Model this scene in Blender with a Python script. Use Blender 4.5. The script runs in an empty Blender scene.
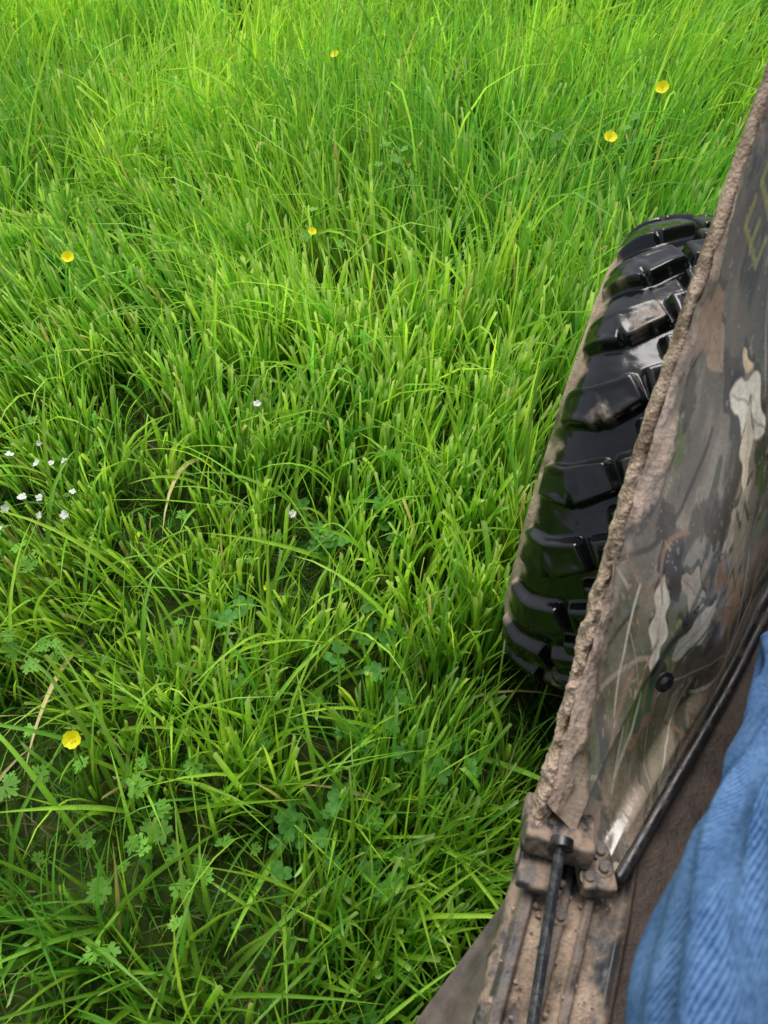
import bpy, bmesh, math, numpy as np
from mathutils import Vector, Matrix
rng = np.random.default_rng(7)
scene = bpy.context.scene
R = math.radians

# ------------------------------------------------------------ helpers
def link(o, parent=None):
    scene.collection.objects.link(o)
    if parent is not None: o.parent = parent
    return o
def np_mesh(name, V, F, col=None, smooth=True, uv=None):
    """V (n,3), F (m,k) constant k"""
    V = np.ascontiguousarray(V, dtype=np.float32); F = np.ascontiguousarray(F, dtype=np.int32)
    me = bpy.data.meshes.new(name)
    me.vertices.add(len(V)); me.vertices.foreach_set('co', V.ravel())
    k = F.shape[1]
    me.loops.add(F.size); me.loops.foreach_set('vertex_index', F.ravel())
    me.polygons.add(len(F)); me.polygons.foreach_set('loop_start', np.arange(0, F.size, k, dtype=np.int32))
    me.update(calc_edges=True)
    me.polygons.foreach_set('use_smooth', np.full(len(F), smooth, dtype=bool))
    if col is not None:
        c = np.ones((len(V), 4), dtype=np.float32); c[:, :col.shape[1]] = col
        a = me.attributes.new('col', 'FLOAT_COLOR', 'POINT'); a.data.foreach_set('color', c.ravel())
    if uv is not None:
        l = me.uv_layers.new(name='UVMap'); l.data.foreach_set('uv', np.ascontiguousarray(uv[F.ravel()], dtype=np.float32).ravel())
    return me
def grid_faces(n, m, wrap=False):
    i = np.arange(n - 1)[:, None]; j = np.arange(m if wrap else m - 1)[None, :]
    j2 = (j + 1) % m
    a = i * m + j; b = i * m + j2; c = (i + 1) * m + j2; d = (i + 1) * m + j
    return np.stack([a, b, c, d], -1).reshape(-1, 4)
def hash3(ix, iy, iz, seed):
    h = (ix * 374761393 + iy * 668265263 + iz * 2147483647 + seed * 974711) & 0xffffffff
    h = ((h ^ (h >> 13)) * 1274126177) & 0xffffffff
    h = ((h ^ (h >> 16)) * 2246822519) & 0xffffffff
    return ((h ^ (h >> 15)) & 0xffffff) / float(0xffffff)
def noise(x, y, z=None, seed=0):
    x = np.asarray(x, float); y = np.asarray(y, float); z = np.zeros_like(x) if z is None else np.asarray(z, float)
    xi = np.floor(x).astype(np.int64); yi = np.floor(y).astype(np.int64); zi = np.floor(z).astype(np.int64)
    fx = x - xi; fy = y - yi; fz = z - zi
    fx = fx * fx * (3 - 2 * fx); fy = fy * fy * (3 - 2 * fy); fz = fz * fz * (3 - 2 * fz)
    r = 0
    for a in (0, 1):
        for b in (0, 1):
            for c in (0, 1):
                w = (fx if a else 1 - fx) * (fy if b else 1 - fy) * (fz if c else 1 - fz)
                r = r + w * hash3(xi + a, yi + b, zi + c, seed)
    return r
def fbm(x, y, z=None, seed=0, o=4):
    r = 0; a = .5; t = 0; f = 1.0
    for k in range(o):
        r = r + a * noise(x * f, y * f, None if z is None else z * f, seed + k * 17); t += a; a *= .5; f *= 2.03
    return r / t
def sstep(a, b, x):
    t = np.clip((x - a) / (b - a), 0, 1); return t * t * (3 - 2 * t)
def mixc(c, new, m):
    return c * (1 - m[..., None]) + np.asarray(new, float) * m[..., None]

# ------------------------------------------------------------ materials
def mat_new(name):
    m = bpy.data.materials.new(name); m.use_nodes = True
    nt = m.node_tree; return m, nt, nt.nodes['Principled BSDF']
def mat_leaf(name, trans=.35, rough=.42, gain=1.0, spec=.5, tcol=(1.35, 1.15, .6)):
    m, nt, p = mat_new(name); N = nt.nodes; L = nt.links
    at = N.new('ShaderNodeAttribute'); at.attribute_name = 'col'
    no = N.new('ShaderNodeTexNoise'); no.inputs['Scale'].default_value = 60
    mp = N.new('ShaderNodeMapRange'); mp.inputs['To Min'].default_value = .75 * gain; mp.inputs['To Max'].default_value = 1.25 * gain
    L.new(no.outputs['Fac'], mp.inputs['Value'])
    mx = N.new('ShaderNodeVectorMath'); mx.operation = 'SCALE'
    L.new(at.outputs['Color'], mx.inputs[0]); L.new(mp.outputs['Result'], mx.inputs['Scale'])
    L.new(mx.outputs[0], p.inputs['Base Color'])
    p.inputs['Roughness'].default_value = rough
    p.inputs['Specular IOR Level'].default_value = spec
    tr = N.new('ShaderNodeBsdfTranslucent')
    mx2 = N.new('ShaderNodeVectorMath'); mx2.operation = 'MULTIPLY'; mx2.inputs[1].default_value = tcol
    L.new(mx.outputs[0], mx2.inputs[0]); L.new(mx2.outputs[0], tr.inputs['Color'])
    ms = N.new('ShaderNodeMixShader'); ms.inputs[0].default_value = trans
    L.new(p.outputs[0], ms.inputs[1]); L.new(tr.outputs[0], ms.inputs[2])
    L.new(ms.outputs[0], N['Material Output'].inputs['Surface'])
    return m
def mat_attr(name, rough_clean=.18, rough_mud=.9, coat=0.0, bump_scale=200, bump=.2, spec=.5):
    """base colour from attribute col, alpha = dryness/mud"""
    m, nt, p = mat_new(name); N = nt.nodes; L = nt.links
    at = N.new('ShaderNodeAttribute'); at.attribute_name = 'col'
    no = N.new('ShaderNodeTexNoise'); no.inputs['Scale'].default_value = bump_scale; no.inputs['Detail'].default_value = 6
    tc = N.new('ShaderNodeTexCoord'); L.new(tc.outputs['Object'], no.inputs['Vector'])
    mp = N.new('ShaderNodeMapRange'); mp.inputs['To Min'].default_value = .7; mp.inputs['To Max'].default_value = 1.3
    L.new(no.outputs['Fac'], mp.inputs['Value'])
    mx = N.new('ShaderNodeVectorMath'); mx.operation = 'SCALE'
    L.new(at.outputs['Color'], mx.inputs[0]); L.new(mp.outputs['Result'], mx.inputs['Scale'])
    L.new(mx.outputs[0], p.inputs['Base Color'])
    r = N.new('ShaderNodeMapRange'); r.inputs['To Min'].default_value = rough_clean; r.inputs['To Max'].default_value = rough_mud
    L.new(at.outputs['Alpha'], r.inputs['Value']); L.new(r.outputs['Result'], p.inputs['Roughness'])
    if coat:
        c = N.new('ShaderNodeMapRange'); c.inputs['To Min'].default_value = coat; c.inputs['To Max'].default_value = 0
        L.new(at.outputs['Alpha'], c.inputs['Value']); L.new(c.outputs['Result'], p.inputs['Coat Weight'])
        p.inputs['Coat Roughness'].default_value = .08
    p.inputs['Specular IOR Level'].default_value = spec
    b = N.new('ShaderNodeBump'); b.inputs['Distance'].default_value = .002
    bs = N.new('ShaderNodeMapRange'); bs.inputs['To Min'].default_value = bump * .12; bs.inputs['To Max'].default_value = bump * 2
    L.new(at.outputs['Alpha'], bs.inputs['Value']); L.new(bs.outputs['Result'], b.inputs['Strength'])
    L.new(no.outputs['Fac'], b.inputs['Height']); L.new(b.outputs['Normal'], p.inputs['Normal'])
    return m
def mat_noise(name, c1, c2, scale=20, rough=.8, bump=.3, metal=0, lo=.4, hi=.6, dist=.003, spec=.5, rough2=None):
    m, nt, p = mat_new(name); N = nt.nodes; L = nt.links
    tc = N.new('ShaderNodeTexCoord')
    no = N.new('ShaderNodeTexNoise'); no.inputs['Scale'].default_value = scale; no.inputs['Detail'].default_value = 8
    no.inputs['Roughness'].default_value = .65
    L.new(tc.outputs['Object'], no.inputs['Vector'])
    cr = N.new('ShaderNodeValToRGB'); cr.color_ramp.elements[0].position = lo; cr.color_ramp.elements[1].position = hi
    cr.color_ramp.elements[0].color = (*c1, 1); cr.color_ramp.elements[1].color = (*c2, 1)
    L.new(no.outputs['Fac'], cr.inputs[0]); L.new(cr.outputs[0], p.inputs['Base Color'])
    if rough2 is not None:
        mr = N.new('ShaderNodeMapRange'); mr.inputs['From Min'].default_value = lo; mr.inputs['From Max'].default_value = hi
        mr.inputs['To Min'].default_value = rough; mr.inputs['To Max'].default_value = rough2
        L.new(no.outputs['Fac'], mr.inputs['Value']); L.new(mr.outputs['Result'], p.inputs['Roughness'])
    else: p.inputs['Roughness'].default_value = rough
    p.inputs['Metallic'].default_value = metal; p.inputs['Specular IOR Level'].default_value = spec
    b = N.new('ShaderNodeBump'); b.inputs['Strength'].default_value = bump; b.inputs['Distance'].default_value = dist
    L.new(no.outputs['Fac'], b.inputs['Height']); L.new(b.outputs['Normal'], p.inputs['Normal'])
    return m

MUD = np.array((.40, .30, .215)); MUDD = np.array((.17, .125, .085))
M_grass = mat_leaf('grass_blade', .48, .38, 1.0, .42, (1.35, 1.22, .85))
M_clover = mat_leaf('clover_leaf', .3, .6, 1.0, .2)
M_petal = mat_leaf('petal', .3, .5, 1.0, .3, (1, 1, 1))
M_panel = mat_attr('camo_plastic', .16, .85, .8, 260, .35)
M_tire = mat_attr('wet_rubber', .13, .9, .0, 300, .45, .55)
M_mud = mat_attr('dried_mud', .7, .95, 0, 350, 1.0, .2)
M_floor = mat_attr('muddy_floor', .35, .9, 0, 300, .8, .4)
M_black = mat_noise('black_plastic', (.012, .012, .013), (.05, .042, .035), 60, .3, .2, 0, .5, .72, rough2=.8)
M_steel = mat_noise('muddy_steel', (.025, .027, .032), (.30, .22, .16), 55, .35, .7, 0, .40, .60, rough2=.9)
M_rod = mat_noise('rod_steel', (.02, .023, .03), (.12, .10, .085), 90, .22, .2, 0, .5, .75, rough2=.7)
M_skirt = mat_noise('rubber_skirt', (.04, .034, .028), (.15, .12, .095), 25, .75, .5, 0, .35, .7)
M_seat = mat_noise('seat_vinyl', (.02, .02, .02), (.05, .048, .045), 15, .55, .2)
M_boot = mat_noise('boot_leather', (.05, .028, .015), (.12, .075, .045), 30, .6, .4)

# ------------------------------------------------------------ ground
M_ground, nt, p = mat_new('soil_and_thatch'); N = nt.nodes; L = nt.links
tc = N.new('ShaderNodeTexCoord'); n1 = N.new('ShaderNodeTexNoise'); n1.inputs['Scale'].default_value = 30; n1.inputs['Detail'].default_value = 10
L.new(tc.outputs['Object'], n1.inputs['Vector'])
cr = N.new('ShaderNodeValToRGB'); e = cr.color_ramp.elements
e[0].position = .35; e[0].color = (.022, .036, .009, 1); e[1].position = .7; e[1].color = (.06, .10, .02, 1)
L.new(n1.outputs['Fac'], cr.inputs[0]); L.new(cr.outputs[0], p.inputs['Base Color']); p.inputs['Roughness'].default_value = 1; p.inputs['Specular IOR Level'].default_value = .1
b = N.new('ShaderNodeBump'); b.inputs['Strength'].default_value = .6; b.inputs['Distance'].default_value = .01
L.new(n1.outputs['Fac'], b.inputs['Height']); L.new(b.outputs['Normal'], p.inputs['Normal'])
S = 300.0
me = np_mesh('ground', np.array([(-S, -S, 0), (S, -S, 0), (S, S, 0), (-S, S, 0)]), np.array([[0, 1, 2, 3]]), smooth=False)
me.materials.append(M_ground); ground = link(bpy.data.objects.new('ground', me))

# ------------------------------------------------------------ grass
CLOVER = [(-.288, .716), (-.253, .454), (-.225, .519), (-.321, .984), (-.428, .455), (-.05, .355), (-.170, .205),
          (-.221, .224), (-.115, .358), (-.372, .638), (-.14, .28), (-.10, .22), (-.16, .44)]
WEED = [(-.362, .187), (-.58, .163), (-.378, .097), (-.815, .415), (-.30, .12), (-.66, .30)]

def blades(x, y, h, az, p0, p1, w, cut, colr, tw, rings=7):
    n = len(x); s = np.linspace(0, 1, rings)
    phi = p0[:, None] + (p1 - p0)[:, None] * s[None, :] ** 1.8
    phi = phi[:, :, None]; az_ = az[:, None] + (rng.normal(0, .25, n)[:, None]) * s[None, :] ** 2
    d = np.stack([np.sin(phi[..., 0]) * np.cos(az_), np.sin(phi[..., 0]) * np.sin(az_), np.cos(phi[..., 0])], -1)
    seg = (h / (rings - 1))[:, None, None]
    P = np.concatenate([np.zeros((n, 1, 3)), np.cumsum((d[:, :-1] + d[:, 1:]) * .5 * seg, axis=1)], 1)
    P[..., 0] += x[:, None]; P[..., 1] += y[:, None]
    side = np.stack([-np.sin(az_), np.cos(az_), np.zeros_like(az_)], -1)
    nor = np.cross(d, side)
    t = tw[:, None] + rng.normal(0, .6, n)[:, None] * s[None, :]
    sd = side * np.cos(t)[..., None] + nor * np.sin(t)[..., None]
    nn = -side * np.sin(t)[..., None] + nor * np.cos(t)[..., None]
    wp_n = (.55 + .45 * np.sin(np.clip(s * 2.2, 0, np.pi / 2 * 1.0))) * (1 - s ** 2.1) + .015
    wp_c = (.6 + .4 * np.sin(np.clip(s * 2.2, 0, np.pi / 2))) * (1 - .25 * s)
    wp = np.where(cut[:, None], wp_c[None], wp_n[None]) * w[:, None] * .5
    A = P - sd * wp[..., None]; B = P - nn * (wp * .5)[..., None]; C = P + sd * wp[..., None]
    V = np.stack([A, B, C], 2)
    sl = rng.normal(0, .6, n) * w * cut
    V[:, -1, 0] += d[:, -1] * sl[:, None]; V[:, -1, 2] -= d[:, -1] * sl[:, None]
    V[..., 2] = np.maximum(V[..., 2], .004)
    c = np.repeat(colr[:, None, :], rings, 1)
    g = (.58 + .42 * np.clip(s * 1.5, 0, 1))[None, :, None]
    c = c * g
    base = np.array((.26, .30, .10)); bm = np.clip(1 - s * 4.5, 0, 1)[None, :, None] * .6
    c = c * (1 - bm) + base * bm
    tipm = np.zeros((n, rings)); tipm[:, -1] = cut * .6
    c = mixc(c, (.66, .76, .38), tipm)
    dt = np.zeros((n, rings)); dt[:, -1] = (~cut) * (rng.random(n) < .2) * .5
    c = mixc(c, (.50, .44, .16), dt)
    c = np.repeat(c[:, :, None, :], 3, 2).copy(); c[:, :, 1] *= 1.2
    V = V.reshape(-1, 3); c = c.reshape(-1, 3)
    k = np.arange(rings - 1) * 3
    f = np.concatenate([np.stack([k, k + 1, k + 4, k + 3], -1), np.stack([k + 1, k + 2, k + 5, k + 4], -1)])
    F = (f[None] + (np.arange(n) * rings * 3)[:, None, None]).reshape(-1, 4)
    return V, F, c

BRIGHT = np.array((.43, .71, .07)); DEEP = np.array((.13, .40, .06))
def grass_params(x, y, clx, cly):
    n = len(x)
    hf = fbm(x * 1.6, y * 1.6, seed=3, o=3)
    dist = sstep(.3, 1.5, y)
    hm = .170 + .11 * dist + (hf - .5) * .19
    h = hm * rng.lognormal(0, .23, n)
    long_ = rng.random(n) < .09; h = np.where(long_, h * 1.35, h)
    cf = fbm(x * 2.3 + 9, y * 2.3, seed=11, o=3)
    t = np.clip(cf * 1.3 - .14 + rng.normal(0, .30, n), 0, 1)
    col = DEEP + (BRIGHT - DEEP) * t[:, None]
    col *= rng.lognormal(0, .18, n)[:, None]
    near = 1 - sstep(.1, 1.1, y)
    col *= (1 - .14 * near)[:, None] * (1 + .10 * sstep(.8, 2.5, y))[:, None]  # last factor lightens far blades, painting sky reflection into their colour
    straw = rng.random(n) < .012; col[straw] = np.array((.66, .54, .24)) * rng.uniform(.6, 1.1, straw.sum())[:, None]
    col = np.minimum(col, .85)
    ox = x - clx; oy = y - cly; on = np.hypot(ox, oy) + 1e-5
    la = fbm(x * 1.3 + 5, y * 1.3 + 2, seed=21, o=2) * 11.0
    rs = .50 + .22 * near
    vx = ox / on * .45 + np.cos(la) * .55 + rng.normal(0, 1, n) * rs
    vy = oy / on * .45 + np.sin(la) * .55 + rng.normal(0, 1, n) * rs - .1
    messy = near * .30
    p0 = np.abs(rng.normal(.05, .14, n)) + messy * np.abs(rng.normal(0, .40, n))
    p1 = p0 + np.abs(rng.normal(.12, .38, n)) + long_ * rng.uniform(.5, 1.8, n)
    droop = rng.random(n) < .13; p1 = np.where(droop, p0 + rng.uniform(.9, 2.4, n), p1)
    az = np.arctan2(vy, vx)
    w = rng.normal(.0068, .0019, n).clip(.003, .0115) * (1 + .12 * dist)
    cutp = .72 * np.exp(-((y - .95) / .65) ** 2) * (.4 + .9 * fbm(x * 2, y * 2, seed=31, o=2)) + .06
    cut = (rng.random(n) < cutp) & ~long_
    p1 = np.where(cut, p0 + (p1 - p0) * .35, p1); h = np.where(cut, np.minimum(h, hm * 1.0 + rng.normal(0, .018, n)), h)
    nt_ = (x > -.24) & (y > .35) & (y < 1.2) & (x < .2)
    p0 = np.where(nt_, p0 * .7, p0); p1 = np.where(nt_, np.minimum(p1, .6), p1)
    return h, az, p0, p1, w, cut, col

def scatter(x0, x1, y0, y1, clumps, per, rad=.022):
    nc = int(clumps * (x1 - x0) * (y1 - y0))
    cx = rng.uniform(x0, x1, nc); cy = rng.uniform(y0, y1, nc)
    k = rng.poisson(per, nc)
    X = np.repeat(cx, k); Y = np.repeat(cy, k); n = len(X)
    r = np.abs(rng.normal(0, rad, n)); a = rng.uniform(0, 6.283, n)
    return X + r * np.cos(a), Y + r * np.sin(a), X, Y

CELL = .5
def visible_cell(cx, cy):
    if cy < -.45 or cy > 4.3: return False
    left = -.75 - .62 * max(cy, 0) * 1.08 - .15; right = .75
    return left < cx < right
cells_in = []; cells_out = []
for i in range(-16, 16):
    for j in range(-12, 22):
        cx = (i + .5) * CELL; cy = (j + .5) * CELL
        (cells_in if visible_cell(cx, cy) else cells_out).append((cx, cy))
xs = []
for cx, cy in cells_in:
    d = 340 if cy < 1.3 else (280 if cy < 2.6 else 230)
    xs.append(np.stack(scatter(cx - CELL / 2, cx + CELL / 2, cy - CELL / 2, cy + CELL / 2, d, 14), 0))
X, Y, CX, CY = np.concatenate(xs, 1)
keep = ~((X > -.05) & (X < .22) & (Y > .44) & (Y < 1.14) & (((Y - .79) / .33) ** 2 < 1.05))
for (a, bb) in CLOVER:
    dd = np.hypot(X - a, Y - bb); keep &= ~((dd < .038) & (rng.random(len(X)) < .8))
for (a, bb) in WEED:
    dd = np.hypot(X - a, Y - bb); keep &= ~((dd < .045) & (rng.random(len(X)) < .6))
thin = sstep(.7, .15, Y) * .12
keep &= rng.random(len(X)) > thin
keep &= ~((X > .12) & (Y < .5) & (rng.random(len(X)) < .7))
X, Y, CX, CY = X[keep], Y[keep], CX[keep], CY[keep]
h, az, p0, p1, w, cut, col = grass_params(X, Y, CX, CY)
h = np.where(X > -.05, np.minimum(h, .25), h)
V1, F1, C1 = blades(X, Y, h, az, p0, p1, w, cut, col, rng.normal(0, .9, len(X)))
n = 520
fx_ = rng.uniform(-1.5, -.02, n); fy_ = rng.uniform(-.1, 2.0, n)
fc_ = (DEEP + (BRIGHT - DEEP) * rng.uniform(.3, 1, n)[:, None]) * rng.lognormal(0, .2, n)[:, None]
ds = rng.random(n) < .07; fc_[ds] = (.72, .60, .28)
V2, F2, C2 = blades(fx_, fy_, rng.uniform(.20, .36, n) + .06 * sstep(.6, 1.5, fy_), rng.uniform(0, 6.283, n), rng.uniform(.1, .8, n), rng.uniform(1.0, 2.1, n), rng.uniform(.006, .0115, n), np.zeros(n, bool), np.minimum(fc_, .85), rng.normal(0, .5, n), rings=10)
n = 560
fx_ = rng.uniform(-.18, .03, n); fy_ = rng.uniform(.05, .62, n); ok = ~((fx_ > -.05) & (fy_ > .44)); fx_ = fx_[ok]; fy_ = fy_[ok]; n = len(fx_)
fc_ = (DEEP + (BRIGHT - DEEP) * rng.uniform(0, .7, n)[:, None]) * rng.lognormal(-.15, .2, n)[:, None]
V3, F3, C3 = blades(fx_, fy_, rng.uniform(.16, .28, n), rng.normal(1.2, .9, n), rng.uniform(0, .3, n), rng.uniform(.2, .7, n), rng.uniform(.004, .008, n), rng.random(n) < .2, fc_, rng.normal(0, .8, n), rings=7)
V = np.concatenate([V1, V2, V3]); F = np.concatenate([F1, F2 + len(V1), F3 + len(V1) + len(V2)]); C = np.concatenate([C1, C2, C3])
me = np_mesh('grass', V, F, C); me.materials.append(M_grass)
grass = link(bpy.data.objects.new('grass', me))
n = 20000
tx = rng.uniform(-1.8, .3, n); ty = rng.uniform(-.4, 1.8, n)
tcx = np.where((rng.random(n) < .16)[:, None], np.array((.30, .24, .11)), np.array((.11, .32, .03))) * rng.uniform(.5, 1.3, n)[:, None]
V, F, C = blades(tx, ty, rng.uniform(.05, .12, n), rng.uniform(0, 6.28, n), rng.uniform(.2, 1.2, n), rng.uniform(.9, 1.9, n), rng.uniform(.0025, .006, n),
                 np.zeros(n, bool), tcx, rng.normal(0, 1, n), rings=5)
me = np_mesh('thatch', V, F, C); me.materials.append(M_grass); link(bpy.data.objects.new('thatch', me), grass)
# surrounding field: instanced tile
X, Y, CX, CY = scatter(-.26, .26, -.26, .26, 230, 13)
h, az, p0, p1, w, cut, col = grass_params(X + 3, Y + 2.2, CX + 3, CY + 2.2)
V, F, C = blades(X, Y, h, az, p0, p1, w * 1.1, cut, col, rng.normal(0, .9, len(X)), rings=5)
me = np_mesh('grass_tile', V, F, C); me.materials.append(M_grass)
tile = bpy.data.objects.new('grass_tile', me)
fv = []; q = .5
for (cx, cy) in cells_out:
    k = rng.integers(0, 4); pts = [(cx - q * .2, cy - q * .2), (cx + q * .2, cy - q * .2), (cx + q * .2, cy + q * .2), (cx - q * .2, cy + q * .2)]
    pts = pts[k:] + pts[:k]
    fv += [(a, bb, .001) for a, bb in pts]
fm = np_mesh('grass_field', np.array(fv), np.arange(len(fv)).reshape(-1, 4), smooth=False)
field = link(bpy.data.objects.new('grass_field', fm), grass)
field.instance_type = 'FACES'; field.show_instancer_for_render = False; field.show_instancer_for_viewport = False
link(tile, field)

# ------------------------------------------------------------ clover, weeds, flowers
class Builder:
    def __init__(s): s.V = []; s.F = []; s.C = []; s.n = 0
    def add(s, V, F, C):
        s.V.append(V); s.F.append(F + s.n); s.C.append(C); s.n += len(V)
    def mesh(s, name, mat):
        me = np_mesh(name, np.concatenate(s.V), np.concatenate(s.F), np.concatenate(s.C)); me.materials.append(mat); return me
def rot_to(nrm, spin):
    z = Vector(nrm).normalized(); q = Vector((0, 0, 1)).rotation_difference(z)
    return np.array((q.to_matrix() @ Matrix.Rotation(spin, 3, 'Z')))
def stem(bd, p0, p1, r, col, bow=.01):
    p0 = np.array(p0, float); p1 = np.array(p1, float); n = 6; t = np.linspace(0, 1, n)[:, None]
    off = rng.normal(0, 1, 3); off[2] = 0
    P = p0 + (p1 - p0) * t + np.sin(t * np.pi) * off * bow
    a = np.arange(4) * np.pi / 2
    V = (P[:, None, :] + np.stack([np.cos(a) * r, np.sin(a) * r, a * 0], -1)[None]).reshape(-1, 3)
    bd.add(V, grid_faces(n, 4, True), np.tile(np.array(col, float), (len(V), 1)))
def petal(bd, M, o, az, Lr, W, tilt, col, notch=.1, cup=.2, mark=False, nu=6, nv=5, r0=0.0):
    u = np.linspace(0, 1, nu)[:, None]; v = np.linspace(-1, 1, nv)[None, :]
    wd = W * np.sin(np.pi * np.clip(u * .80 + .05, 0, 1)) ** .8
    x = r0 + u * Lr * (1 - notch * (1 - np.abs(v)) * u ** 3 * 1.5); y = v * wd * .5
    z = u * Lr * math.sin(tilt) + np.abs(v) * wd * cup * .5 + x * 0
    x = x * math.cos(tilt) + 0 * y; y = y + 0 * x
    c, s_ = math.cos(az), math.sin(az)
    P = np.stack([x * c - y * s_, x * s_ + y * c, z + 0 * x], -1).reshape(-1, 3)
    P = P @ M.T + o
    C = np.tile(np.array(col, float), (nu, nv, 1))
    if mark:
        mk = np.exp(-((u - (.62 - .25 * np.abs(v))) / .10) ** 2) * .4
        C = C * (1 + mk[..., None] * np.array((1.6, .7, 1.6)))
    bd.add(P, grid_faces(nu, nv), C.reshape(-1, 3))
bd = Builder()
def clover(x, y, z, s=1.0):
    nrm = (rng.normal(0, .3), rng.normal(-.12, .3), 1); M = rot_to(nrm, rng.uniform(0, 6.28)); o = np.array((x, y, z))
    c = np.array((.085, .27, .045)) * rng.uniform(.7, 1.2)
    for k in range(3):
        petal(bd, M, o, k * 2.094 + rng.normal(0, .1), .0150 * s, .0162 * s, .15 + rng.normal(0, .12), c, .08, .25, True, 7, 7)
    stem(bd, (x + rng.normal(0, .02), y + rng.normal(0, .02), 0), o, .0009, (.12, .26, .05), .008)
for (a, bb) in CLOVER:
    for k in range(rng.integers(3, 6)):
        clover(a + rng.normal(0, .020), bb + rng.normal(0, .020), rng.uniform(.11, .15), rng.uniform(.8, 1.2))
for k in range(70):
    clover(rng.uniform(-.5, -.02), rng.uniform(.05, .95), rng.uniform(.05, .12), rng.uniform(.5, .9))
clo = link(bpy.data.objects.new('clover_plants', bd.mesh('clover_plants', M_clover)))
bd = Builder()
def lobed(x, y, z, s):
    M = rot_to((rng.normal(0, .35), rng.normal(-.1, .35), 1), rng.uniform(0, 6.28)); o = np.array((x, y, z))
    c = np.array((.19, .44, .06)) * rng.uniform(.6, 1.2)
    for k, (aa, ll) in enumerate([(0, 1.0), (.85, .8), (-.85, .8), (1.7, .5), (-1.7, .5)]):
        petal(bd, M, o, aa, .022 * s * ll, .0055 * s, .1, c, .0, .12)
        for sg in (-1, 1):
            dv = np.array((math.cos(aa), math.sin(aa), 0.05)) * .008 * s * ll
            petal(bd, M, o + M @ dv, aa + sg * .6, .011 * s * ll, .0035 * s, .1, c * 1.05, 0, .1, False, 4, 3)
    stem(bd, (x + rng.normal(0, .03), y + rng.normal(0, .03), 0), o, .0010, (.2, .34, .08), .01)
for (a, bb) in WEED:
    for k in range(rng.integers(5, 9)):
        lobed(a + rng.normal(0, .032), bb + rng.normal(0, .032), rng.uniform(.10, .155), rng.uniform(.7, 1.2))
for k in range(60):
    lobed(rng.uniform(-1.0, -.1), rng.uniform(-.05, .7), rng.uniform(.05, .12), rng.uniform(.5, .9))
for (a, bb, z) in [(-.15, 2.05, .29), (-.3, 1.75, .29), (-.16, 1.8, .29), (-.62, 1.55, .29), (-.7, 1.3, .25)]:
    for k in range(6): lobed(a + rng.normal(0, .035), bb + rng.normal(0, .035), z + rng.normal(0, .015), rng.uniform(.7, 1.1))
link(bpy.data.objects.new('weed_leaves', bd.mesh('weed_leaves', M_clover)))
# buttercups
for (a, bb, z, s) in [(-1.03, .96, .28, 1.1), (-.90, 1.90, .31, 1.1), (-.108, 2.02, .31, 1.5), (-.172, 1.735, .31, 1.35), (-.515, .205, .17, 1.1), (-.64, 1.21, .28, .8), (-.41, .53, .12, .45)]:
    bd = Builder(); M = rot_to((rng.normal(0, .15), rng.normal(-.5, .1), 1), rng.uniform(0, 6)); o = np.array((0, 0, z))
    for k in range(5):
        petal(bd, M, o, k * 1.257, .0115 * s, .0125 * s, .40, np.array((.92, .86, .01)), 0, .2)
    for k in range(12):
        r = rng.uniform(0, .004) * s; aa = rng.uniform(0, 6.28)
        petal(bd, M, o + M @ np.array((r * math.cos(aa), r * math.sin(aa), .002)), aa, .003 * s, .0016 * s, 1.2, np.array((.85, .70, .01)), 0, .1, False, 3, 3)
    stem(bd, (rng.normal(0, .02), rng.normal(0, .02), 0), o, .001, (.16, .32, .04), .012)
    ob = link(bpy.data.objects.new('buttercup_flower', bd.mesh('buttercup_flower', M_petal))); ob.location = (a, bb, 0)
bd = Builder()
for (a, bb) in [(-.930, .589), (-.875, .590), (-.852, .600), (-.835, .612), (-.85, .52), (-.823, .53), (-.80, .50), (-.763, .516), (-.86, .49), (-.595, .858), (-.423, .655), (-.90, .63), (-.78, .56), (-.84, .45)]:
    z = rng.uniform(.18, .23); M = rot_to((rng.normal(0, .3), rng.normal(-.3, .3), 1), rng.uniform(0, 6))
    sc_ = (1.135 - z) / (1.135 - .15); o = np.array((a * sc_, bb * sc_, z)); fs = rng.uniform(.8, 1.2)
    for k in range(5): petal(bd, M, o, k * 1.257, .0068 * fs, .0052 * fs, .25 + rng.normal(0, .15), np.array((.85, .85, .83)), .1, .1, False, 5, 5)
    petal(bd, M, o + M @ np.array((-.001, 0, .002)), 0, .002, .002, .3, np.array((.5, .5, .1)), 0, .1, False, 3, 3)
    stem(bd, (a + rng.normal(0, .02), bb + rng.normal(0, .02), 0), o, .0007, (.16, .3, .06), .01)
link(bpy.data.objects.new('white_wildflowers', bd.mesh('white_wildflowers', M_petal)))

# ------------------------------------------------------------ utility vehicle
veh = link(bpy.data.objects.new('utility_vehicle', None))
def vchild(name, me, mat, loc=None):
    me.materials.append(mat) if len(me.materials) == 0 else None
    o = link(bpy.data.objects.new(name, me), veh)
    if loc: o.location = loc
    return o
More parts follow.
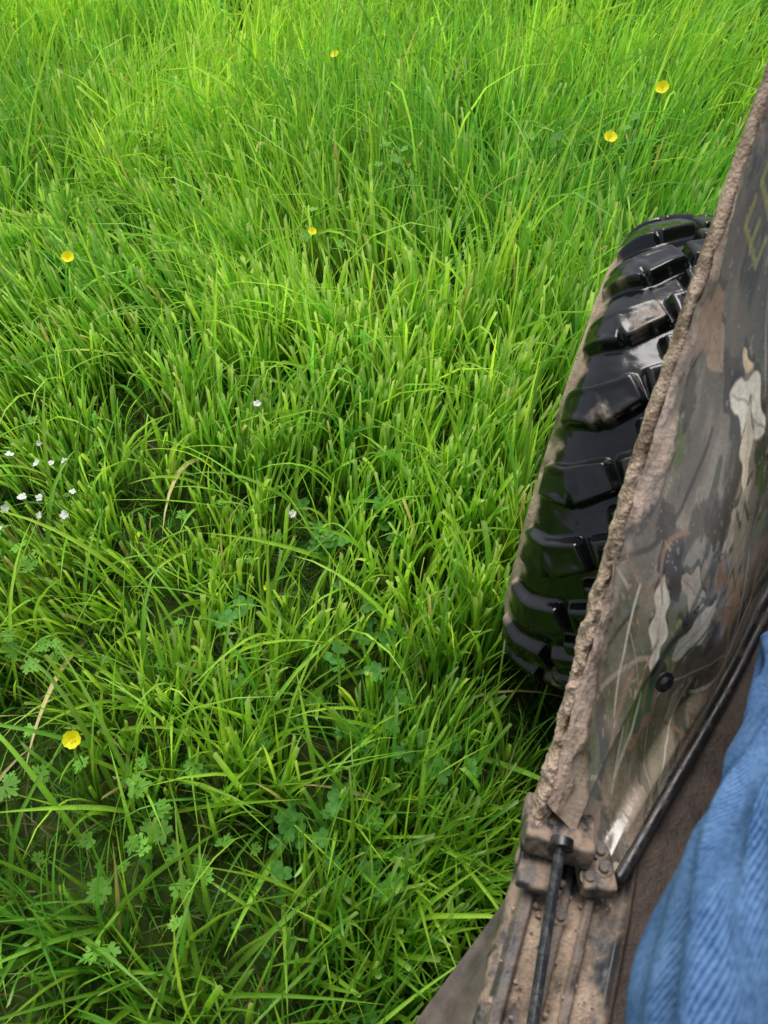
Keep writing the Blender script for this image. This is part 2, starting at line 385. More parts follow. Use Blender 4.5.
# ---- tyre mesh
def tire_mesh():
    na, nc = 240, 1200
    al = np.linspace(R(-52), R(232), 400)
    ex = 2 / 2.5
    cx = .124 * np.sign(np.cos(al)) * np.abs(np.cos(al)) ** ex
    cr_ = .230 + .083 * np.sign(np.sin(al)) * np.abs(np.sin(al)) ** ex
    sl = np.concatenate([[0], np.cumsum(np.hypot(np.diff(cx), np.diff(cr_)))])
    q = np.linspace(0, sl[-1], na); cx = np.interp(q, sl, cx); cr_ = np.interp(q, sl, cr_)
    s = q - sl[-1] / 2
    tx = np.gradient(cx, q); tr = np.gradient(cr_, q)
    nx, nr = tr, -tx
    if nr[na // 2] < 0: nx, nr = -nx, -nr
    th = np.linspace(0, 2 * np.pi, nc, endpoint=False)
    Rr = .33; npitch = 22; pch = 2 * np.pi * Rr / npitch
    TH, SS = np.meshgrid(th, s, indexing='ij')
    l = TH * Rr
    wob = (fbm(l * 14, SS * 14, seed=6, o=2) - .5) * .006
    def seg(px, py, ax, ay, bx, by, hw0, hw1):
        dx, dy = bx - ax, by - ay; L2 = dx * dx + dy * dy
        t0 = ((px - ax) * dx + (py - ay) * dy) / L2; perp = np.abs((px - ax) * dy - (py - ay) * dx) / math.sqrt(L2)
        t = np.clip(t0, 0, 1); endd = np.maximum(-t0, t0 - 1) * math.sqrt(L2)
        a_ = perp - (hw0 + (hw1 - hw0) * t); b_ = endd - .003
        rd = .004
        return np.minimum(np.maximum(a_, b_), -rd) + np.hypot(np.maximum(a_ + rd, 0), np.maximum(b_ + rd, 0))
    D = np.full(TH.shape, 9.0)
    for sgn, off in ((1, 0.0), (-1, pch * .5)):
        ss = SS * sgn * -1 + wob
        for w_ in (-1, 0, 1):
            ll = ((l + off) % pch) - pch * .5 + w_ * pch + wob
            # wide shoulder bar bending into a chevron arm
            D = np.minimum(D, seg(ss, ll, .124, -.022, .084, -.016, .021, .023))
            D = np.minimum(D, seg(ss, ll, .086, -.016, .052, .010, .023, .017))
            # centre chevron block and small key block
            D = np.minimum(D, seg(ss, ll, .040, .016, .006, .034, .018, .022))
            D = np.minimum(D, seg(ss, ll, .036, -.032, .016, -.022, .011, .012))
    m = sstep(.0036, -.0036, D)
    fall = sstep(.145, .090, np.abs(SS))
    hgt = m * (.004 + .0115 * fall) * sstep(.138, .126, np.abs(SS))
    hgt -= .0016 * m * sstep(-.005, -.014, D)
    hgt += (fbm(l * 35, SS * 35, seed=5, o=3) - .5) * .0024
    hgt += .002 * sstep(.003, .001, np.abs(np.abs(SS) - .150)) + .0015 * sstep(.004, .002, np.abs(np.abs(SS) - .195))
    x = cx[None] + nx[None] * hgt; r = cr_[None] + nr[None] * hgt
    V = np.stack([x, r * np.sin(TH), r * np.cos(TH)], -1).reshape(-1, 3)
    F = grid_faces(nc, na); last = np.stack([(nc - 1) * na + np.arange(na - 1), (nc - 1) * na + np.arange(1, na), np.arange(1, na), np.arange(na - 1)], -1)
    F = np.concatenate([F, last])
    col = np.tile(np.array((.0055, .006, .007)), (nc, na, 1))
    nz = fbm(l * 60, SS * 60, seed=8, o=5)
    top = sstep(.68, .80, fbm(l * 16, SS * 16, seed=15, o=5) * .75 + nz * .25) * .7 * m
    side = sstep(.116, .128, np.abs(SS) + (nz - .5) * .030) * sstep(.172, .154, np.abs(SS) + (nz - .5) * .03) * sstep(.24, .46, fbm(l * 5, SS * 8, seed=9, o=4) * .7 + nz * .3)
    mud = np.clip(top + side, 0, 1)
    mc = MUDD * 1.3 + (MUD * 1.2 - MUDD * 1.3) * fbm(l * 60, SS * 60, seed=10, o=3)[..., None]
    col = col * (1 - mud[..., None]) + mc * mud[..., None]
    return np_mesh('tire', V, F, np.concatenate([col.reshape(-1, 3), mud.reshape(-1, 1)], 1))
tm = tire_mesh(); tm.materials.append(M_tire)
def lathe(name, prof, n=96):
    a = np.linspace(0, 2 * np.pi, n, endpoint=False); prof = np.array(prof)
    V = np.stack([np.repeat(prof[:, 0][:, None], n, 1), prof[:, 1][:, None] * np.sin(a), prof[:, 1][:, None] * np.cos(a)], -1).reshape(-1, 3)
    return np_mesh(name, V, grid_faces(len(prof), n, True))
rim = lathe('rim', [(-.085, .187), (-.095, .182), (-.09, .172), (-.07, .165), (-.03, .155), (-.02, .13), (-.045, .10), (-.05, .06), (-.07, .055), (-.075, .03), (-.076, .001)])
rim2 = lathe('rim_barrel', [(-.09, .172), (-.03, .160), (.03, .160), (.095, .178)])
rim.materials.append(M_steel); rim2.materials.append(M_steel)
WC = (.073, .79, .330)
for nm, loc, mir in (('front_wheel', WC, 1), ('front_wheel_far', (1.15, .79, .325), -1), ('rear_wheel', (.077, -1.15, .325), 1), ('rear_wheel_far', (1.15, -1.15, .325), -1)):
    for part, mm in (('tire', tm), ('rim', rim), ('rim_barrel', rim2)):
        o = vchild(nm + '_' + part, mm, None, loc)
        if mir < 0: o.rotation_euler = (0, 0, math.pi)
# ---- leg guard / wheel arch panel
SL = np.array([(.049, .256, .443), (.040, .40, .57), (.037, .505, .665), (.041, .693, .864), (.045, .86, 1.04), (.06, 1.04, 1.14)])
SR = np.array([(.126, .233, .392), (.165, .36, .392), (.198, .47, .392), (.234, .60, .40), (.30, .76, .47), (.38, .98, .66)])
def interp_sec(S_, k):
    k = np.clip(k, 0, len(S_) - 1 - 1e-6); i = np.floor(k).astype(int); t = (k - i)[:, None]
    P0 = S_[np.clip(i - 1, 0, len(S_) - 1)]; P1 = S_[i]; P2 = S_[i + 1]; P3 = S_[np.clip(i + 2, 0, len(S_) - 1)]
    return .5 * ((2 * P1) + (-P0 + P2) * t + (2 * P0 - 5 * P1 + 4 * P2 - P3) * t ** 2 + (-P0 + 3 * P1 - 3 * P2 + P3) * t ** 3)
nu, nv = 760, 300
kk = np.linspace(0, 5, nu); LL = interp_sec(SL, kk); RR = interp_sec(SR, kk)
v = np.linspace(0, 1, nv)
P = LL[:, None] * (1 - v)[None, :, None] + RR[:, None] * v[None, :, None]
acr = RR - LL; aln = np.gradient(LL, axis=0)
nrm = np.cross(acr, aln); nrm /= np.linalg.norm(nrm, axis=1)[:, None]
nrm *= np.sign(nrm[:, 2])[:, None]
bulge = .034 * np.sin(np.pi * v)[None] * sstep(0, 2.2, kk)[:, None]
K, Vv = np.meshgrid(kk, v, indexing='ij')
crease = -.012 * sstep(.42, .5, v)[None] * sstep(.9, .8, v)[None] * sstep(1.8, 1.2, kk)[:, None]
Sx = np.concatenate([[0], np.cumsum(np.linalg.norm(np.diff((LL + RR) / 2, axis=0), axis=1))])
AX = np.repeat(Sx[:, None], nv, 1); AY = Vv * np.linalg.norm(acr, axis=1)[:, None]
# camouflage print painted from shapes
col = np.zeros((nu, nv, 3)) + np.array((.19, .16, .115))
n1 = fbm(AX * 14, AY * 30, seed=40); n2 = fbm(AX * 30 + 4, AY * 60, seed=41); n3 = fbm(AX * 7, AY * 9, seed=42, o=3)
col = mixc(col, (.38, .32, .23), sstep(.42, .64, n1)); col = mixc(col, (.05, .052, .032), sstep(.52, .66, n2) * .8)
col = mixc(col, (.10, .12, .055), sstep(.50, .64, n3) * .7)
prng = np.random.default_rng(12)
def twig(x0, y0, a, Ln, wd, c, bend=0):
    global col
    xr = (AX - x0) * math.cos(a) + (AY - y0) * math.sin(a); yr = -(AX - x0) * math.sin(a) + (AY - y0) * math.cos(a)
    yr = yr - bend * xr * (Ln - xr) / Ln + (noise(xr * 60, xr * 0 + 1, seed=5) - .5) * .004
    m = sstep(wd, wd * .5, np.abs(yr)) * sstep(0, .003, xr) * sstep(Ln, Ln - .003, xr)
    col = mixc(col, c, m * .8)
def leaf(x0, y0, a, Ln, W, c, lob=3, vein=(.1, .07, .04), op=1.0):
    global col
    sdx, sdy = .004, -.003
    for pas in (0, 1):
        ox, oy = (sdx, sdy) if pas == 0 else (0, 0)
        xr = ((AX - x0 - ox) * math.cos(a) + (AY - y0 - oy) * math.sin(a)) / Ln; yr = (-(AX - x0 - ox) * math.sin(a) + (AY - y0 - oy) * math.cos(a)) / W
        yr = yr + (fbm(AX * 60, AY * 60, seed=33, o=2) - .5) * .35
        prof = np.clip(np.sin(np.pi * np.clip(xr, 0, 1)), 0, 1) ** .7 * (1 + .30 * np.sin(xr * lob * 6.283 + a))
        m = sstep(0, .12, prof - np.abs(yr)) * (xr > 0) * (xr < 1) * op
        if pas == 0: col = mixc(col, (.03, .026, .018), m * .7); continue
        sh = .62 + .7 * fbm(AX * 90, AY * 90, seed=77, o=4)
        cc = np.asarray(c) * sh[..., None]; col = col * (1 - m[..., None]) + cc * m[..., None]
        vm = m * np.maximum(sstep(.07, .03, np.abs(yr)), sstep(.07, .03, np.abs(np.abs(yr) - ((xr * 5) % 1) * .8)) * .35)
        col = mixc(col, vein, vm * .5)
for k in range(90):
    c = [(.50, .42, .28), (.03, .025, .018), (.26, .16, .09), (.62, .54, .40)][prng.integers(0, 4)]
    twig(prng.uniform(0, Sx[-1]), prng.uniform(0, .42), prng.uniform(0, 6.28), prng.uniform(.05, .2), prng.uniform(.0008, .003), c, prng.normal(0, .8))
for k in range(90):
    c = [(.38, .20, .10), (.50, .35, .21), (.10, .14, .04), (.18, .22, .07), (.66, .55, .40), (.05, .045, .035), (.36, .22, .12)][prng.integers(0, 7)]
    leaf(prng.uniform(0, Sx[-1]), prng.uniform(0, .42), prng.uniform(0, 6.28), prng.uniform(.03, .085), prng.uniform(.008, .018), c, prng.integers(2, 4), op=.9)
col = col * .78 + np.array((.175, .14, .105)) * .22
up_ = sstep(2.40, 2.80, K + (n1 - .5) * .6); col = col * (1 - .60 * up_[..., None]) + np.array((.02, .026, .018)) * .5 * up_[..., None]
def at(k, vv): return float(np.interp(k, kk, Sx)), vv * float(np.interp(k, kk, np.linalg.norm(acr, axis=1)))
x_, y_ = at(2.57, .20); leaf(x_, y_, 1.7, .05, .008, (.80, .58, .32), 2)
x_, y_ = at(2.44, .21); leaf(x_, y_, 1.25, .090, .018, (.92, .80, .60), 2)
x_, y_ = at(2.52, .29); leaf(x_, y_, 2.3, .050, .012, (.88, .72, .48), 2)
x_, y_ = at(2.05, .50); leaf(x_, y_, .5, .06, .018, (.36, .29, .20), 3)
x_, y_ = at(1.65, .32); leaf(x_, y_, 1.3, .05, .014, (.55, .45, .32), 2, op=.9)
x_, y_ = at(1.45, .40); leaf(x_, y_, 2.0, .05, .013, (.28, .32, .12), 2, op=.8)
x_, y_ = at(1.85, .55); leaf(x_, y_, 1.0, .08, .02, (.46, .27, .15), 3, op=.9)
x_, y_ = at(1.3, .55); leaf(x_, y_, .3, .07, .014, (.76, .67, .52), 2, op=.9)
x_, y_ = at(1.0, .45); leaf(x_, y_, 5.8, .07, .013, (.76, .67, .52), 3, op=.9)
x_, y_ = at(.75, .6); leaf(x_, y_, .2, .06, .012, (.08, .15, .08), 2)
for k in range(18):
    x_, y_ = at(prng.uniform(.1, 1.7), prng.uniform(.3, .95)); twig(x_, y_, prng.uniform(-.4, .4), prng.uniform(.05, .14), prng.uniform(.001, .004), [(.74, .64, .50), (.12, .14, .08), (.34, .2, .12)][k % 3], prng.normal(0, .6))
def stroke(k0, v0, k1, v1, wd, c):
    global col
    ax, ay = at(k0, v0); bx, by = at(k1, v1); dx, dy = bx - ax, by - ay
    t = np.clip(((AX - ax) * dx + (AY - ay) * dy) / (dx * dx + dy * dy), 0, 1)
    d = np.hypot(AX - ax - t * dx, AY - ay - t * dy); col = mixc(col, c, sstep(wd, wd * .75, d) * .7)
LC = (.28, .27, .07)
for k0 in (2.74, 2.87, 3.00):
    stroke(k0, .07, k0, .14, .0028, LC); stroke(k0, .07, k0 + .08, .07, .0028, LC); stroke(k0, .105, k0 + .07, .105, .0028, LC)
    if k0 != 2.87: stroke(k0, .14, k0 + .08, .14, .0028, LC)
# mud film over print
e = fbm(AX * 16, AY * 16, seed=50, o=5); f2 = fbm(AX * 45, AY * 45, seed=51, o=4)
edge = sstep(.028, .002, AY + (e - .5) * .07 + (f2 - .5) * .02 - .014 * sstep(1.4, .2, K))
low = sstep(.16, .0, AX + (e - .5) * .22) * sstep(.48, .60, e * .6 + f2 * .4) * .6
film = sstep(.44, .66, e) * .26 * sstep(2.6, 1.2, K)
mud = np.clip(np.maximum(edge, low) + film, 0, 1)
spk = sstep(.78, .81, fbm(AX * 200, AY * 200, seed=60, o=2)); mud = np.clip(mud + spk * .5, 0, 1)
mc = MUDD * 1.5 + (np.array((.60, .45, .35)) - MUDD * 1.5) * np.clip(fbm(AX * 35, AY * 35, seed=52, o=4) * 1.6 - .25, 0, 1)[..., None]
col = col * (1 - mud[..., None]) + mc * mud[..., None]
disp = bulge + crease + np.maximum(edge, low) * (.0012 + .002 * f2) + edge * fbm(AX * 70, AY * 70, seed=55, o=4) * .006
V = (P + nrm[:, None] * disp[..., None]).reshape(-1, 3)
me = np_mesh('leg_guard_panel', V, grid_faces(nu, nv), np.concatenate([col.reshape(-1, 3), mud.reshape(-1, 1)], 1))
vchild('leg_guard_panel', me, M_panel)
# ---- caked-mud rim along the panel's outer edge
nr_, na_ = 900, 64
k2 = np.linspace(-.12, 5, nr_); Lc = interp_sec(SL, np.clip(k2, 0, 5)); Lc[k2 < 0] += np.outer(k2[k2 < 0], SL[1] - SL[0])
tg = np.gradient(Lc, axis=0); tg /= np.linalg.norm(tg, axis=1)[:, None]
sx = np.tile(np.array((1., 0, 0)), (nr_, 1)); sx -= tg * (sx * tg).sum(1)[:, None]; sx /= np.linalg.norm(sx, axis=1)[:, None]
up = np.cross(sx, tg); up *= np.sign(up[:, 2])[:, None]
an = np.linspace(0, 2 * np.pi, na_, endpoint=False)
Cc = Lc[:, None] - up[:, None] * .012
ca, sa = np.cos(an)[None, :, None], np.sin(an)[None, :, None]
dirv = sx[:, None] * ca * .55 + up[:, None] * sa * 1.0
P = Cc + dirv * .016
A3 = P * 1.0
nn_ = fbm(A3[..., 0] * 90, A3[..., 1] * 90, A3[..., 2] * 90, seed=70, o=5); n0 = fbm(A3[..., 0] * 16, A3[..., 1] * 16, A3[..., 2] * 16, seed=72, o=3)
thick = (.22 + .75 * sstep(2.8, .3, k2))[:, None]
P = Cc + dirv * (.0125 + ((nn_ - .45) * .018 + (n0 - .45) * .018) * thick)[..., None]
cm = MUDD[None, None] * 1.7 + (np.array((.64, .48, .375)) - MUDD * 1.7) * np.clip(nn_ * 1.7 - .4, 0, 1)[..., None]
dk = sstep(.52, .60, fbm(A3[..., 0] * 30 + 7, A3[..., 1] * 30, A3[..., 2] * 30, seed=75, o=4)); cm = mixc(cm, (.13, .088, .06), dk * .65)
me = np_mesh('mud_caked_edge', P.reshape(-1, 3), grid_faces(nr_, na_, True), np.concatenate([cm.reshape(-1, 3), np.ones((nr_ * na_, 1))], 1))
vchild('mud_caked_edge', me, M_mud)

def tube(name, pts, rad, mat, n=16, sub=12, lump=0, seed=0):
    pts = np.array(pts, float); k = np.linspace(0, len(pts) - 1, (len(pts) - 1) * sub + 1); Q = interp_sec(pts, k); Q[-1] = pts[-1]
    rad = np.interp(k, range(len(pts)), np.broadcast_to(rad, len(pts)))
    t = np.gradient(Q, axis=0); t /= np.linalg.norm(t, axis=1)[:, None]
    ref = np.array((0, 0, 1.)) if abs(t[:, 2].mean()) < .8 else np.array((1., 0, 0))
    a = np.cross(t, ref); a /= np.linalg.norm(a, axis=1)[:, None]; b_ = np.cross(a, t)
    an = np.linspace(0, 2 * np.pi, n, endpoint=False)
    rr = rad[:, None] * np.ones(n)[None]
    P = Q[:, None] + a[:, None] * np.cos(an)[None, :, None] * rr[..., None] + b_[:, None] * np.sin(an)[None, :, None] * rr[..., None]
    if lump:
        nz = fbm(P[..., 0] * 80, P[..., 1] * 80, P[..., 2] * 80, seed=seed, o=4) - .5
        P += (P - Q[:, None]) / rr[..., None] * (nz * lump)[..., None]
    V = np.concatenate([P.reshape(-1, 3), Q[:1], Q[-1:]]); F = grid_faces(len(Q), n, True)
    me = bpy.data.meshes.new(name); m0 = len(V) - 2
    F = F.tolist() + [[m0, (j + 1) % n, j] for j in range(n)] + [[m0 + 1, (len(Q) - 1) * n + j, (len(Q) - 1) * n + (j + 1) % n] for j in range(n)]
    me.from_pydata(V.tolist(), [], F); me.polygons.foreach_set('use_smooth', [True] * len(me.polygons)); me.materials.append(mat)
    return vchild(name, me, mat)
tube('panel_trim', [(p[0] + .004, p[1] - .004, p[2] - .002) for p in SR], .0065, M_black)
def bbox_part(name, size, loc, mat, rot=(0, 0, 0), bev=.004, lump=0):
    bm = bmesh.new(); bmesh.ops.create_cube(bm, size=1)
    for v_ in bm.verts: v_.co = Vector((v_.co.x * size[0], v_.co.y * size[1], v_.co.z * size[2]))
    bmesh.ops.bevel(bm, geom=bm.edges[:], offset=bev, segments=3, affect='EDGES', profile=.5)
    me = bpy.data.meshes.new(name); bm.to_mesh(me); bm.free(); me.polygons.foreach_set('use_smooth', [True] * len(me.polygons))
    me.materials.append(mat); o = vchild(name, me, mat, loc); o.rotation_euler = rot; return o
def bolt(name, loc, r=.006, hgt=.006, mat=M_steel, rot=(0, 0, 0)):
    bm = bmesh.new(); bmesh.ops.create_cone(bm, cap_ends=True, segments=6, radius1=r, radius2=r * .92, depth=hgt)
    bmesh.ops.bevel(bm, geom=bm.edges[:], offset=.0007, segments=2, affect='EDGES')
    bmesh.ops.create_cone(bm, cap_ends=True, segments=24, radius1=r * 1.5, radius2=r * 1.5, depth=.0016, matrix=Matrix.Translation((0, 0, -hgt / 2)))
    me = bpy.data.meshes.new(name); bm.to_mesh(me); bm.free(); me.materials.append(mat)
    o = vchild(name, me, mat, loc); o.rotation_euler = rot; return o
# ---- floor
fx = np.linspace(.052, .62, 420); fy = np.linspace(-.35, .62, 520)
FX, FY = np.meshgrid(fx, fy, indexing='xy')
rib = np.zeros_like(FX)
for c_, w_ in ((.060, .008), (.092, .005), (.113, .005)): rib = np.maximum(rib, sstep(w_, w_ * .55, np.abs(FX - c_)))
matm = sstep(.134, .137, FX - .01 * np.sin(FY * 9)); ridge = sstep(.004, .0015, np.abs(FX - .137 - .01 * np.sin(FY * 9)))
nz = fbm(FX * 40, FY * 40, seed=90, o=5); nz2 = fbm(FX * 12, FY * 12, seed=91, o=4)
fz = .372 + rib * .012 + matm * .004 + ridge * .004 + (nz - .5) * .006 + sstep(.5, .7, nz2) * .004
mud = np.clip(sstep(.38, .56, nz * .6 + nz2 * .4) * (1 - .55 * rib), 0, 1)
fc = np.zeros(FX.shape + (3,)) + np.array((.03, .033, .04))
mc = MUDD * 1.1 + (np.array((.55, .42, .32)) - MUDD * 1.1) * np.clip(nz * 1.8 - .45, 0, 1)[..., None]
fc = fc * (1 - mud[..., None]) + mc * mud[..., None]
mcol = np.array((.050, .034, .025)) * (.4 + 1.3 * nz)[..., None]
mcol = mixc(mcol, (.20, .15, .11), sstep(.58, .70, nz2 * .6 + nz * .4) * .5)
fc = fc * (1 - matm[..., None]) + mcol * matm[..., None]
me = np_mesh('floor_pan', np.stack([FX, FY, fz], -1).reshape(-1, 3), grid_faces(len(fy), len(fx)), np.concatenate([fc.reshape(-1, 3), np.maximum(mud * (1 - matm), matm * .55).reshape(-1, 1)], 1))
vchild('floor_pan', me, M_floor)
bbox_part('floor_frame', (.56, .95, .03), (.345, .13, .335), M_black, bev=.006)
tube('frame_rail', [(.056, .24, .362), (.058, .0, .36), (.058, -.35, .36), (.058, -.9, .36)], .013, M_steel, sub=60, lump=.008)
# ---- flared rubber side skirt
ys = np.linspace(.255, -.9, 260); ts = np.linspace(0, 1, 40)
outx = np.interp(ys[::-1], [-.9, -.2, .08, .2, .255], [-.09, -.08, .004, .048, .052])[::-1]
inx = np.full_like(ys, .056)
XX = inx[:, None] * (1 - ts) + outx[:, None] * ts
ZZ = .362 - ts[None] * (.03 + .35 * (inx - outx)[:, None]) + .008 * np.sin(ts * 7)[None] * sstep(.25, .05, ys)[:, None]
nz = fbm(XX * 20, np.repeat(ys[:, None], 40, 1) * 12, seed=95, o=4)
ZZ = ZZ + (nz - .5) * .014
me = np_mesh('side_skirt', np.stack([XX, np.repeat(ys[:, None], 40, 1), ZZ], -1).reshape(-1, 3), grid_faces(260, 40))
o = vchild('side_skirt', me, M_skirt); sm = o.modifiers.new('s', 'SOLIDIFY'); sm.thickness = .004
# ---- hinge bracket, rod, bolts
bbox_part('hinge_bracket', (.062, .050, .024), (.068, .246, .413), M_steel, (R(-25), R(6), R(8)), .003)
bbox_part('hinge_plate', (.030, .060, .012), (.058, .222, .398), M_steel, (R(-8), 0, R(6)), .003)
tube('hinge_socket', [(.072, .232, .436), (.073, .224, .4365)], .010, M_black)
tube('door_rod', [(.072, .228, .434), (.079, .165, .420), (.086, .10, .412), (.094, .02, .405), (.10, -.12, .40)], .0048, M_rod)
bbox_part('hinge_block', (.030, .036, .020), (.110, .228, .396), M_steel, (R(-10), R(5), R(20)), .003)
for lc in ((.104, .220, .4085), (.114, .232, .4095), (.108, .245, .410), (.090, .185, .392), (.052, .257, .436)):
    bolt('bolt', lc, .0052)
bolt('panel_rivet', (.118, .372, .505), .0065, .005, M_black, (R(35), R(50), 0))
# mud clods on the floor edge
bm = bmesh.new()
for k in range(260):
    r = min(rng.lognormal(math.log(.0014), .45), .0035); g = bmesh.ops.create_icosphere(bm, subdivisions=2, radius=r, matrix=Matrix.Translation((rng.uniform(.05, .135), rng.uniform(-.1, .26), .380 + r * .1)))
    for v_ in g['verts']: v_.co += Vector(rng.normal(0, r * .18, 3))
me = bpy.data.meshes.new('mud_clods'); bm.to_mesh(me); bm.free()
M_clod = mat_noise('clod', (.16, .115, .08), (.45, .35, .27), 120, .95, .6); vchild('mud_clods', me, M_clod)
# ---- seat + chassis (outside the frame, part of the machine)
bbox_part('seat_cushion', (1.05, .48, .13), (.62, -.45, .60), M_seat, bev=.04)
bbox_part('seat_back', (1.05, .12, .50), (.62, -.72, .90), M_seat, (R(-12), 0, 0), bev=.045)
bbox_part('seat_base', (1.0, .42, .22), (.62, -.46, .43), M_black, bev=.01)
bbox_part('chassis', (.62, 2.4, .08), (.60, -.2, .29), M_black, bev=.01)

# ------------------------------------------------------------ person (seated, denim leg)
person = link(bpy.data.objects.new('person', None))
M_denim, nt, p = mat_new('denim'); N = nt.nodes; L = nt.links
uvn = N.new('ShaderNodeUVMap'); mpn = N.new('ShaderNodeMapping'); mpn.inputs['Rotation'].default_value = (0, 0, R(35)); L.new(uvn.outputs[0], mpn.inputs['Vector'])
wv = N.new('ShaderNodeTexWave'); wv.inputs['Scale'].default_value = 150; wv.inputs['Distortion'].default_value = 2.5; wv.inputs['Detail'].default_value = 3; wv.inputs['Detail Scale'].default_value = 4
L.new(mpn.outputs[0], wv.inputs['Vector'])
nf = N.new('ShaderNodeTexNoise'); nf.inputs['Scale'].default_value = 330; nf.inputs['Detail'].default_value = 4; L.new(uvn.outputs[0], nf.inputs['Vector'])
nb = N.new('ShaderNodeTexNoise'); nb.inputs['Scale'].default_value = 18; nb.inputs['Detail'].default_value = 7; nb.inputs['Roughness'].default_value = .7; L.new(uvn.outputs[0], nb.inputs['Vector'])
m1 = N.new('ShaderNodeMix'); m1.data_type = 'FLOAT'; m1.inputs[0].default_value = .62; L.new(wv.outputs['Fac'], m1.inputs[2]); L.new(nf.outputs['Fac'], m1.inputs[3])
m2 = N.new('ShaderNodeMix'); m2.data_type = 'FLOAT'; m2.inputs[0].default_value = .5; L.new(m1.outputs[0], m2.inputs[2]); L.new(nb.outputs['Fac'], m2.inputs[3])
cr = N.new('ShaderNodeValToRGB'); e = cr.color_ramp.elements; e[0].position = .36; e[0].color = (.010, .038, .12, 1); e[1].position = .66; e[1].color = (.13, .24, .43, 1)
L.new(m2.outputs[0], cr.inputs[0])
at_ = N.new('ShaderNodeAttribute'); at_.attribute_name = 'col'
mm = N.new('ShaderNodeVectorMath'); mm.operation = 'MULTIPLY'; L.new(cr.outputs[0], mm.inputs[0]); L.new(at_.outputs['Color'], mm.inputs[1])
L.new(mm.outputs[0], p.inputs['Base Color']); p.inputs['Roughness'].default_value = .95; p.inputs['Specular IOR Level'].default_value = .1
b = N.new('ShaderNodeBump'); b.inputs['Strength'].default_value = .8; b.inputs['Distance'].default_value = .001; L.new(m1.outputs[0], b.inputs['Height']); L.new(b.outputs['Normal'], p.inputs['Normal'])
def leg(name, pts, rads, seam):
    pts = np.array(pts, float); n = 420; na = 260
    k = np.linspace(0, len(pts) - 1, n); Q = interp_sec(pts, k); rd = np.interp(k, range(len(pts)), rads)
    rd = np.convolve(np.pad(rd, 20, 'edge'), np.ones(41) / 41, 'valid')
    t = np.gradient(Q, axis=0); t /= np.linalg.norm(t, axis=1)[:, None]
    a = np.cross(t, np.array((1., 0, 0))); a /= np.linalg.norm(a, axis=1)[:, None]; b_ = np.cross(t, a)
    an = np.linspace(0, 2 * np.pi, na, endpoint=False); sl = np.concatenate([[0], np.cumsum(np.linalg.norm(np.diff(Q, axis=0), axis=1))])
    A, SLm = np.meshgrid(an, sl)
    cxx, cyy = np.cos(A), np.sin(A)
    f = fbm(cxx * 2.0 + 10, cyy * 2.0 + 4, SLm * 5, seed=101, o=2) - .5
    fold = np.abs(fbm(cxx * 2.4 + 3, cyy * 2.4 + 9, SLm * 8 + cxx * 1.2, seed=102, o=2) - .5)
    rr = rd[:, None] + f * .038 - np.sqrt(fold * fold + .0006) * .070 + .006
    da = np.abs((A - seam + np.pi) % (2 * np.pi) - np.pi) * rd[:, None]
    rr += .0022 * sstep(.007, .005, da)
    hem = sstep(sl[-1] - .022, sl[-1] - .020, SLm); rr += hem * .002
    P = Q[:, None] + (a[:, None] * cxx[..., None] + b_[:, None] * cyy[..., None]) * rr[..., None]
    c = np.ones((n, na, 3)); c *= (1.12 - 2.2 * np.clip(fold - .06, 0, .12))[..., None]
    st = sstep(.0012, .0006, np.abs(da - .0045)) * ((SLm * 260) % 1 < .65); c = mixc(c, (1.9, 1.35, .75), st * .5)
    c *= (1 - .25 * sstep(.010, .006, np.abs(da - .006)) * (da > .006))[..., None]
    uv = np.stack([A * .085, SLm], -1)
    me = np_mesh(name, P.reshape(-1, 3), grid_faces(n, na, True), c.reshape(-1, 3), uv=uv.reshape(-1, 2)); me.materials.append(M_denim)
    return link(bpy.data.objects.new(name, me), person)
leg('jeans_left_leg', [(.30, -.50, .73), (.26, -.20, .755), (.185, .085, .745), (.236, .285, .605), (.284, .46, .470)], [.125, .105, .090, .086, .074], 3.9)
leg('jeans_right_leg', [(.46, -.50, .73), (.50, -.20, .755), (.54, .10, .75), (.54, .29, .615), (.54, .47, .475)], [.125, .105, .088, .084, .074], .3)
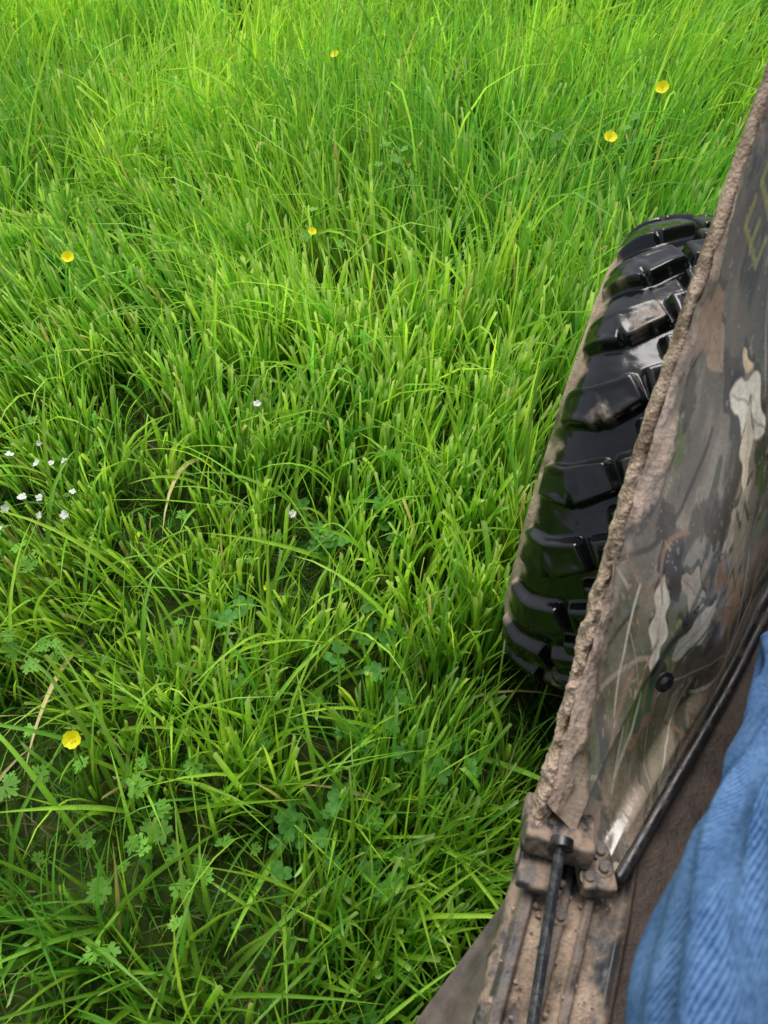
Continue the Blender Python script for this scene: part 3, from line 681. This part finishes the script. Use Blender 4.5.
def boot(name, x, y):
    pts = [(x, y - .01, .50), (x, y + .005, .44), (x + .003, y + .05, .415), (x + .01, y + .12, .405), (x + .015, y + .175, .40)]
    o = tube(name, pts, [.052, .052, .047, .042, .026], M_boot, 24, 10); o.parent = person
    bb = bbox_part(name + '_sole', (.09, .26, .022), (x + .006, y + .07, .385), M_black, bev=.009); bb.parent = person
boot('left_boot', .30, .49); boot('right_boot', .54, .50)
bb = bbox_part('hips', (.40, .26, .22), (.38, -.50, .76), M_denim, bev=.09); bb.parent = person
ca_ = bb.data.attributes.new('col', 'FLOAT_COLOR', 'POINT'); ca_.data.foreach_set('color', [1.0] * (4 * len(bb.data.vertices)))

# ------------------------------------------------------------ light
w_ = bpy.data.worlds.new('World'); scene.world = w_; w_.use_nodes = True; nt = w_.node_tree
sky = nt.nodes.new('ShaderNodeTexSky'); sky.sky_type = 'NISHITA'; sky.sun_disc = False
EL, AZ = 66, -35     # azimuth from +Y toward +X
sky.sun_elevation = R(EL); sky.sun_rotation = R(AZ); sky.dust_density = 3; sky.air_density = 1.0
hs = nt.nodes.new('ShaderNodeHueSaturation'); hs.inputs['Saturation'].default_value = .45
bg = nt.nodes['Background']; bg.inputs['Strength'].default_value = .15
nt.links.new(sky.outputs[0], hs.inputs['Color']); nt.links.new(hs.outputs[0], bg.inputs['Color'])
sd = bpy.data.lights.new('sun', 'SUN'); sd.energy = 2.9; sd.angle = R(38); sd.color = (1, .975, .93)
so = link(bpy.data.objects.new('sun', sd))
dirv = Vector((math.sin(R(AZ)) * math.cos(R(EL)), math.cos(R(AZ)) * math.cos(R(EL)), math.sin(R(EL))))
so.rotation_euler = dirv.to_track_quat('Z', 'Y').to_euler()

# ------------------------------------------------------------ camera
cd = bpy.data.cameras.new('camera'); cam = link(bpy.data.objects.new('camera', cd)); scene.camera = cam
cam.location = (0, 0, 1.135); cam.rotation_euler = (R(90 - 52), 0, R(22))
cd.sensor_fit = 'VERTICAL'; cd.sensor_height = 36; cd.lens = 774 * 36 / 1024
cd.clip_start = .02; cd.clip_end = 1000
cd.dof.use_dof = True; cd.dof.focus_distance = 1.25; cd.dof.aperture_fstop = 9
scene.view_settings.view_transform = 'Standard'; scene.view_settings.look = 'None'; scene.view_settings.exposure = 0
